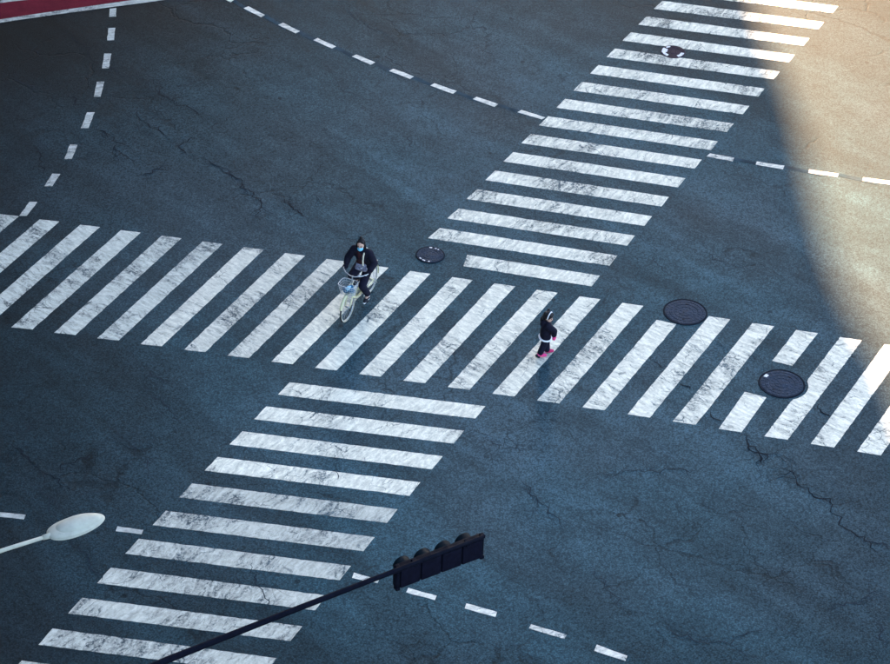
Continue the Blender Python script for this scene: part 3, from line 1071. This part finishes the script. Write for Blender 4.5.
# saddle
fused('saddle', [((-.42, .05, .80), .055, (-.42, -.05, .80), .055), ((-.40, 0, .80), .06, (-.22, 0, .805), .030)], M['saddle'], bike, .012)
bm = bmesh.new(); tube(bm, [ST + V3((.01, 0, -.05)), (-.30, 0, .78)], .013, 10); from_bm('seat_post', bm, M['chrome'], bike, True)
# drivetrain
bm = bmesh.new(); lathe(bm, [(.001, -.052), (.085, -.052), (.09, -.048), (.085, -.044), (.001, -.044)], 28, 'Y', tuple(BB)); from_bm('chainring', bm, M['chrome'], bike)
bm = bmesh.new()
prof = []
for k in range(13): a = R(90 + 180 * k / 12); prof.append((XR + .05 * math.cos(a), WR + .05 * math.sin(a)))
for k in range(13): a = R(-90 + 180 * k / 12); prof.append((BB.x + .11 * math.cos(a), BB.z + .11 * math.sin(a)))
f0 = [bm.verts.new((x, -.058, z)) for x, z in prof]; f1 = [bm.verts.new((x, -.070, z)) for x, z in prof]
bm.faces.new(f0); bm.faces.new(f1)
for k in range(len(prof)): bm.faces.new((f0[k], f0[(k + 1) % len(prof)], f1[(k + 1) % len(prof)], f1[k]))
from_bm('chain_guard', bm, M['cream'], bike)
CA = R(-80)
for s, a in ((1, CA), (-1, CA + math.pi)):
    e_ = BB + V3((.165 * math.cos(a), s * .075, .165 * math.sin(a)))
    bm = bmesh.new(); tube(bm, [BB + V3((0, s * .072, 0)), e_], .010, 8); from_bm('crank', bm, M['chrome'], bike, True)
    bm = bmesh.new(); box(bm, e_ + V3((0, s * .055, 0)), (.085, .09, .022)); from_bm('pedal', bm, M['rubber'], bike)
# rear carrier, lock, reflector, stand
bm = bmesh.new()
for s in (-1, 1):
    tube(bm, [(-.36, s * .06, .70), (-.76, s * .06, .70)], .006, 6)
    tube(bm, [(-.72, s * .06, .70), (XR, s * .075, WR)], .005, 6)
    tube(bm, [(-.50, s * .06, .70), (XR, s * .075, WR)], .005, 6)
for k in range(5): tube(bm, [(-.38 - .09 * k, -.06, .70), (-.38 - .09 * k, .06, .70)], .005, 6)
from_bm('rear_carrier', bm, M['chrome'], bike)
bm = bmesh.new(); tube(bm, [(XR, .085, WR - .02), (XR - .12, .09, .20)], .009, 8); tube(bm, [(XR, -.085, WR - .02), (XR - .12, -.09, .20)], .009, 8)
tube(bm, [(XR - .12, -.09, .20), (XR - .12, .09, .20)], .008, 8)
from_bm('stand', bm, M['chrome'], bike)

# blue bag lying in the basket
bag = empty('shopping_bag', tuple(bike.matrix_basis @ V3((.53, 0, .69))), HEAD)
tag(bag, 'blue cloth bag lying in the bicycle basket', 'bag')
fused('cloth', [((.0, -.08, .055), .055, (.0, .09, .06), .058), ((.04, -.03, .07), .065, (-.03, .05, .11), .055)], M['bluebag'], bag, .010)
fused('print', [((.02, .01, .135), .03, (.0, .04, .14), .03), ((.055, -.025, .115), .022, (.045, .045, .12), .022), ((.07, .0, .09), .02, (.06, .02, .10), .02)], M['bagwhite'], bag, .008)  # pale teal patch on top of the bag

# ------------------------------------------------------------------ cyclist (same local frame as the bicycle)
HIP = V3((-.30, 0, .92)); CH = V3((-.13, 0, 1.20)); NK = V3((-.085, 0, 1.385)); HD = V3((-.03, .005, 1.505))
LS, RS = V3((-.10, .165, 1.315)), V3((-.09, -.165, 1.325))
LE, RE = V3((-.10, .285, 1.10)), V3((-.03, -.275, 1.12))
LW, RW = V3((.075, .265, 1.015)), V3((.055, -.270, 1.02))
LH, RH = V3((-.28, .09, .90)), V3((-.28, -.09, .90))
LFt = BB + V3((.165 * math.cos(CA), .13, .165 * math.sin(CA)))
RFt = BB + V3((-.165 * math.cos(CA), -.13, -.165 * math.sin(CA)))
LK = V3((.10, .115, .60)); RK = V3((.12, -.12, .80))
LA = LFt + V3((-.09, .0, .115)); RA = RFt + V3((-.09, 0, .115))
torso = [(HIP + V3((0, .07, 0)), .115, HIP + V3((0, -.07, 0)), .115), (HIP, .13, HIP.lerp(CH, .5), .118), (HIP.lerp(CH, .5), .118, CH, .125), (CH + V3((0, .06, .03)), .10, CH + V3((0, -.06, .03)), .10),
         (LS + V3((0, -.02, -.005)), .062, RS + V3((0, .02, -.005)), .062), (CH, .115, NK, .055)]
def head_parts(c, yaw, s=1.0, tilt=0.0):
    rot = Matrix.Rotation(yaw, 3, 'Z') @ Matrix.Rotation(tilt, 3, 'Y')
    p = lambda v: V3(c) + rot @ (V3(v) * s)
    parts = [('e', p((-.008, 0, .02)), (.094 * s, .076 * s, .100 * s), rot), ('e', p((.022, 0, -.045)), (.064 * s, .056 * s, .070 * s), rot), (p((.080, 0, .005)), .010 * s, p((.098, 0, -.022)), .014 * s),
             ('e', p((-.01, .078, -.01)), (.017 * s, .011 * s, .028 * s), rot), ('e', p((-.01, -.078, -.01)), (.017 * s, .011 * s, .028 * s), rot), (p((.05, 0, -.095)), .020 * s, p((.055, 0, -.09)), .022 * s)]
    return parts, p, rot
hp, hP, hrot = head_parts(HD, R(8), 1.0, R(12))
body = torso + hp + [(NK, .052, HD + V3((-.02, 0, -.06)), .048)]
for S_, E_, W_ in ((LS, LE, LW), (RS, RE, RW)):
    body += [(S_, .052, E_, .040), (E_, .040, W_, .027)]
body += hand_parts(LW, (.95, .05, -.25), (0, -1, 0), (.25, 0, 1), 1.0, 0.95) + hand_parts(RW, (.95, -.05, -.25), (0, 1, 0), (.25, 0, 1), 1.0, 0.95)
for H_, K_, A_ in ((LH, LK, LA), (RH, RK, RA)):
    body += [(H_, .088, K_, .058), (K_, .058, A_.lerp(K_, .6), .052), (A_.lerp(K_, .6), .052, A_, .036), (A_, .036, A_ + V3((.13, 0, -.075)), .03)]
# lay the person out as one top-level surface
person = fused('person', body, M['skin'], None, 0.009, 0.0, 3)
person.location = bike.location; person.rotation_euler = bike.rotation_euler
tag(person, 'person in dark jacket and blue face mask riding the cream bicycle', 'person')
fused('jacket', torso + [(LS, .058, LE, .050), (LE, .050, LE.lerp(LW, .90), .040), (RS, .058, RE, .050), (RE, .050, RE.lerp(RW, .90), .040), (NK + V3((-.015, 0, -.02)), .058, NK + V3((-.02, 0, .015)), .060)], M['jacket'], person, .012, .026, 3)
fused('top', [(CH + V3((.075, -.03, .10)), .050, CH + V3((.075, .02, -.13)), .055), (CH + V3((.07, .03, .06)), .05, CH + V3((.075, -.02, -.14)), .055)], M['undershirt'], person, .012, .020, 3)
tr = [(HIP + V3((0, .07, -.03)), .12, HIP + V3((0, -.07, -.03)), .12)]
for H_, K_, A_ in ((LH, LK, LA), (RH, RK, RA)):
    tr += [(H_, .095, K_, .068), (K_, .068, A_.lerp(K_, .6), .064), (A_.lerp(K_, .6), .064, A_.lerp(K_, .10), .054)]
fused('trousers', tr, M['trousers'], person, .012, .014, 3)
for A_, n_ in ((LA, 1), (RA, -1)):
    toe = A_ + V3((.165, 0, -.080)); heel = A_ + V3((-.03, 0, -.075))
    fused('shoe', [(heel, .042, A_ + V3((.05, 0, -.06)), .045), (A_ + V3((.05, 0, -.06)), .045, toe, .036), (A_ + V3((0, 0, -.04)), .045, heel, .042)], M['shoe'], person, .009)
    fused('shoe_sole', [(heel + V3((0, 0, -.034)), .030, toe + V3((.018, 0, -.026)), .026)], M['sole'], person, .009)
    fused('sock', [(A_ + V3((0, 0, .0)), .046, A_ + V3((.01, 0, -.02)), .047)], M['sole'], person, .009)
# hair, bun, mask, strap, eyes
hr = [('e', hP((-.034, 0, .032)), (.097, .087, .102), hrot), ('e', hP((-.05, 0, -.03)), (.075, .084, .10), hrot), (hP((-.01, .082, .0)), .026, hP((.0, .085, -.10)), .022), (hP((-.01, -.082, .0)), .026, hP((.0, -.085, -.10)), .022),
      (hP((-.06, 0, -.06)), .07, hP((-.085, 0, -.17)), .05), ('e', hP((-.065, -.01, .146)), (.036, .036, .028), hrot), (hP((.02, .05, .098)), .024, hP((.02, -.05, .098)), .024)]
fused('hair', hr, M['hair'], person, .010, 0, 2)
fused('face_mask', [('e', hP((.052, 0, -.050)), (.058, .062, .052), hrot), (hP((.088, 0, -.028)), .026, hP((.080, 0, -.072)), .028)], M['mask'], person, .008, 0, 3)
for W_, sgn in ((LW, -1), (RW, 1)):
    fused('glove', hand_parts(W_, (.95, -.05 * sgn, -.25), (0, sgn, 0), (.25, 0, 1), 1.0, 0.95), M['jacket'], person, .007, .006, 2)
for s in (-1, 1):
    solo('eye', [('e', hP((.080, s * .030, .018)), (.010, .014, .007), hrot)], M['eye'], person)
    solo('eyebrow', [(hP((.084, s * .018, .042)), .005, hP((.078, s * .045, .042)), .004)], M['hair'], person)
bm = bmesh.new()
sp = [(-.19, .085, 1.33), (-.135, .085, 1.392), (-.065, .085, 1.372), (.022, .088, 1.285), (.042, .09, 1.18), (.028, .09, 1.07), (.01, .09, .99)]
for a, b in zip(sp, sp[1:]):
    a, b = V3(a), V3(b)
tube(bm, sp, [.017] * len(sp), 8)
st = from_bm('bag_strap', bm, M['strap'], person, True)
# grey bag resting on the lap
lap = empty('shoulder_bag', tuple(bike.matrix_basis @ V3((-.01, .03, .93))), HEAD)
tag(lap, 'grey patterned shoulder bag resting on the lap of the cyclist', 'bag')
fused('pouch', [((.0, -.085, .02), .055, (.0, .085, .02), .055), ((.0, -.075, .10), .045, (.0, .075, .10), .045)], M['greybag'], lap, .010)
fused('flap', [((.045, -.07, .115), .016, (.045, .07, .115), .016)], M['greybag'], lap, .008)
solo('clasp', [('e', (.055, .03, .06), (.012, .02, .014))], M['sole'], lap)

# ------------------------------------------------------------------ child
c0 = ground(546, 355)
kid_yaw = R(12)
def K(p): return V3(p)
# world-aligned offsets about c0 (x right of the photograph, y away from the camera)
BF, FF = V3((-.105, -.075, 0)), V3((.045, .085, 0))
PEL = V3((-.04, -.005, .50)); CHs = V3((-.03, -.01, .74)); NKs = V3((-.025, -.02, .855)); HDs = V3((-.005, -.035, .965))
fw = V3((math.cos(kid_yaw), math.sin(kid_yaw), 0)); lf = V3((-fw.y, fw.x, 0))
SR, SLf = CHs + V3((0, 0, .06)) - lf * .105, CHs + V3((0, 0, .06)) + lf * .105
ER = SR + fw * .12 - lf * .055 + V3((0, 0, -.095)); EL = SLf + fw * .04 + lf * .05 + V3((0, 0, -.15))
WRr = ER + fw * .01 + lf * .03 + V3((0, 0, -.13)); WL = EL + fw * .09 + V3((0, 0, -.10))
HRt, HLt = PEL - lf * .055, PEL + lf * .055
AB = V3((BF.x - fw.x * .02, BF.y - fw.y * .02, .10)); AF = V3((FF.x - fw.x * .03, FF.y - fw.y * .03, .075))
KB = (HRt + AB) / 2 + fw * .018; KF = (HLt + AF) / 2 + fw * .012
tors = [(PEL + lf * .03, .085, PEL - lf * .03, .085), (PEL, .09, CHs, .088), (CHs + lf * .04, .078, CHs - lf * .04, .078), (SR + lf * .02, .046, SLf - lf * .02, .046), (CHs, .08, NKs, .04)]
khp, kP, krot = head_parts(HDs, R(-28), 0.93, R(10))
kb = tors + khp + [(NKs, .038, HDs + V3((0, 0, -.05)), .036), (SR, .040, ER, .032), (ER, .032, WRr, .023), (SLf, .040, EL, .032), (EL, .032, WL, .023)]
kb += hand_parts(WRr, (.15, .05, -1), fw, -lf, .72, .5) + hand_parts(WL, fw + V3((0, 0, -.5)), V3((0, 0, 1)), lf, .72, .5)
for H_, K_, A_ in ((HRt, KB, AB), (HLt, KF, AF)):
    kb += [(H_, .068, K_, .048), (K_, .048, A_, .032)]
kb += [(AB, .03, AB + fw * .08 + V3((0, 0, -.065)), .024), (AF, .03, AF + fw * .08 + V3((0, 0, -.04)), .024)]
kid = fused('person', kb, M['skin'], None, .008, 0, 3)
kid.location = (c0.x, c0.y, 0.007)
tag(kid, 'child in black jacket with white hem and pink shoes walking over the stripes', 'person')
fused('jacket', tors + [(SR, .050, ER, .045), (ER, .045, ER.lerp(WRr, .85), .038), (SLf, .050, EL, .045), (EL, .045, EL.lerp(WL, .85), .038), (NKs + V3((0, 0, -.02)), .05, NKs + V3((0, 0, .005)), .052),
                        (NKs - fw * .07 + V3((0, 0, -.02)), .045, NKs - fw * .075 + V3((0, 0, -.06)), .05)], M['jacket'], kid, .010, .022, 3)
bm = bmesh.new()
hem = []
for k in range(32):
    a = 2 * math.pi * k / 32
    hem.append(PEL + V3((0, 0, -.055)) + fw * (.120 * math.cos(a)) + lf * (.146 * math.sin(a)) + V3((0, 0, -.01 * math.cos(a))))
tube(bm, hem, .022, 8, closed=True)
from_bm('jacket_hem', bm, M['white_trim'], kid, True)
fused('jacket_skirt', [(PEL + V3((0, 0, .08)) + lf * .04, .10, PEL + V3((0, 0, .08)) - lf * .04, .10), (PEL + lf * .05 + V3((0, 0, -.01)), .098, PEL - lf * .05 + V3((0, 0, -.01)), .098)], M['jacket'], kid, .012, .008, 2)
kt = []
for H_, K_, A_ in ((HRt, KB, AB), (HLt, KF, AF)):
    kt += [(H_, .075, K_, .062), (K_, .062, A_.lerp(K_, .02), .056)]
fused('trousers', kt, M['trousers'], kid, .010, .006, 3)
# rear foot pushes off: heel up, dark sole towards the camera
fused('shoe', [(AB + V3((-.035, -.02, -.035)), .040, AB + fw * .05 + V3((0, 0, -.055)), .043), (AB + fw * .05 + V3((0, 0, -.055)), .043, AB + fw * .11 + V3((0, 0, -.066)), .034)], M['pink'], kid, .008)
fused('shoe_sole', [(AB + V3((-.065, -.045, -.040)), .034, AB + V3((-.02, -.035, -.075)), .028)], M['shoe'], kid, .008)
fused('shoe', [(AF + V3((-.02, 0, -.035)), .040, AF + fw * .05 + V3((0, 0, -.035)), .042), (AF + fw * .05 + V3((0, 0, -.035)), .042, AF + fw * .115 + V3((0, 0, -.042)), .033)], M['crimson'], kid, .008)
fused('shoe_sole', [(AF + V3((-.045, -.01, -.05)), .025, AF + fw * .10 + V3((0, 0, -.058)), .020)], M['sole'], kid, .008)
# hair with two bunches and a white band
fused('hair', [('e', kP((-.026, 0, .034)), (.100, .088, .100), krot), ('e', kP((-.055, 0, -.02)), (.075, .085, .095), krot), (kP((.048, .05, .085)), .028, kP((.052, -.05, .085)), .028), (kP((.072, .03, .055)), .018, kP((.074, -.03, .055)), .018),
               ('e', kP((-.06, .055, .125)), (.034, .034, .040), krot), ('e', kP((-.075, -.060, .110)), (.030, .030, .034), krot), (kP((-.085, .0, -.03)), .055, kP((-.13, .02, -.13)), .045), (kP((-.13, .02, -.13)), .045, kP((-.15, .03, -.20)), .030)],
      M['hair'], kid, .009, 0, 2)
bm = bmesh.new()
tube(bm, [kP((.018, .093 * math.cos(a), .030 + .108 * math.sin(a))) for a in [R(-15 + 210 * k / 20) for k in range(21)]], .011, 8)
from_bm('headband', bm, M['white_trim'], kid, True)
for s in (-1, 1):
    solo('eye', [('e', kP((.082, s * .030, .012)), (.010, .013, .008), krot)], M['eye'], kid)
solo('mouth', [(kP((.080, .014, -.062)), .006, kP((.080, -.014, -.062)), .006)], M['lip'], kid)
fused('mitten', [(WRr + V3((0, 0, -.01)), .032, WRr + V3((.005, 0, -.085)), .038), (WRr + fw * .025 + V3((0, 0, -.035)), .015, WRr + fw * .045 + V3((0, 0, -.065)), .014)], M['pink'], kid, .008)

# ------------------------------------------------------------------ buildings round the crossing, all out of the frame; one shade tower, three added to block sky
TB = 121.0                               # the tower's far wall, whose vertical edge ends the shade
KZ = math.tan(R(SUN_EL)) * math.sqrt(1 + SUN_DX ** 2)
EDGE = [(-.63, 9.0), (.54, 8.67), (2.1, 8.35), (3.755, 8.144), (5.495, 8.016), (7.12, 7.954), (8.82, 7.913), (10.37, 7.80), (11.96, 7.50), (14.39, 7.30)]
def wall_x(z):
    """plan position of the tower's edge at height z, from where its shade ends on the road"""
    t = z / KZ
    y = TB - t
    if y >= 14.39: return 7.30 + SUN_DX * (TB - 14.39)
    if y <= -.63: return 9.0 + SUN_DX * (TB + .63)
    for (ya, xa), (yb, xb) in zip(EDGE, EDGE[1:]):
        if ya <= y <= yb: return xa + (xb - xa) * (y - ya) / (yb - ya) + SUN_DX * t
def building(loc, label, boxes, wins, wall_mat):
    root = empty('building', loc)
    tag(root, label, 'building')
    bm = bmesh.new()
    for c, sz in boxes: box(bm, c, sz)
    from_bm('wall', bm, wall_mat, root)
    me = None
    for (p, rz) in wins:
        if me is None:
            bm = bmesh.new(); box(bm, (0, 0, 0), (2.6, .12, 2.0)); o = from_bm('window', bm, M['glass'], root); me = o.data
        else:
            o = link('window', me, None, root)
        o.location = p; o.rotation_euler = (0, 0, rz)
    return root
XL = -70.0
TOP = 104.0
z_lo, z_hi = (TB - 14.39) * KZ, (TB + .63) * KZ
zs = [0, z_lo] + [z_lo + (z_hi - z_lo) * k / 14 for k in range(1, 15)] + [TOP]
bx_ = []
for za, zb in zip(zs, zs[1:]):
    x1 = wall_x((za + zb) / 2)
    bx_.append((((XL + x1) / 2, 0, (za + zb) / 2), (x1 - XL, 16, zb - za - 0.0005)))
building((0, TB - 8, 0), 'tall office tower beyond the crossing whose edge ends the shade on the road', bx_,
         [((XL + 3 + k * 4.1, -8.05, 4 + fl * 5), 0) for fl in range(19) for k in range(13)], M['concrete'])
building((44, TB - 8, 0), 'unseen second tower beyond the crossing, added to block bright sky', [((0, 0, 42), (60, 16, 84))],
         [((-27 + 4.1 * k, -8.05, 4 + fl * 5), 0) for fl in range(15) for k in range(14)], M['concrete'])  # added to cut the bright sky right of the gap
building((-30, -44, 0), 'unseen dark building by the street lamp, added to shade the lower left', [((0, 0, 33), (41, 45, 66))],
         [((-16 + 4 * k, 22.55, 3 + 4.4 * f_), 0) for f_ in range(14) for k in range(9)] + [((20.55, -16 + 4 * k, 3 + 4.4 * f_), math.pi / 2) for f_ in range(10) for k in range(9)], M['blocker_wall'])  # added to block sky over the lower left
building((-33.5, 22, 0), 'unseen dark building past the long crossing, added to shade the left', [((0, 0, 34), (36, 56, 68))],
         [((18.05, -20 + 4 * k, 3 + 4.4 * f_), math.pi / 2) for f_ in range(14) for k in range(11)], M['blocker_wall'])  # added to block sky over the left side
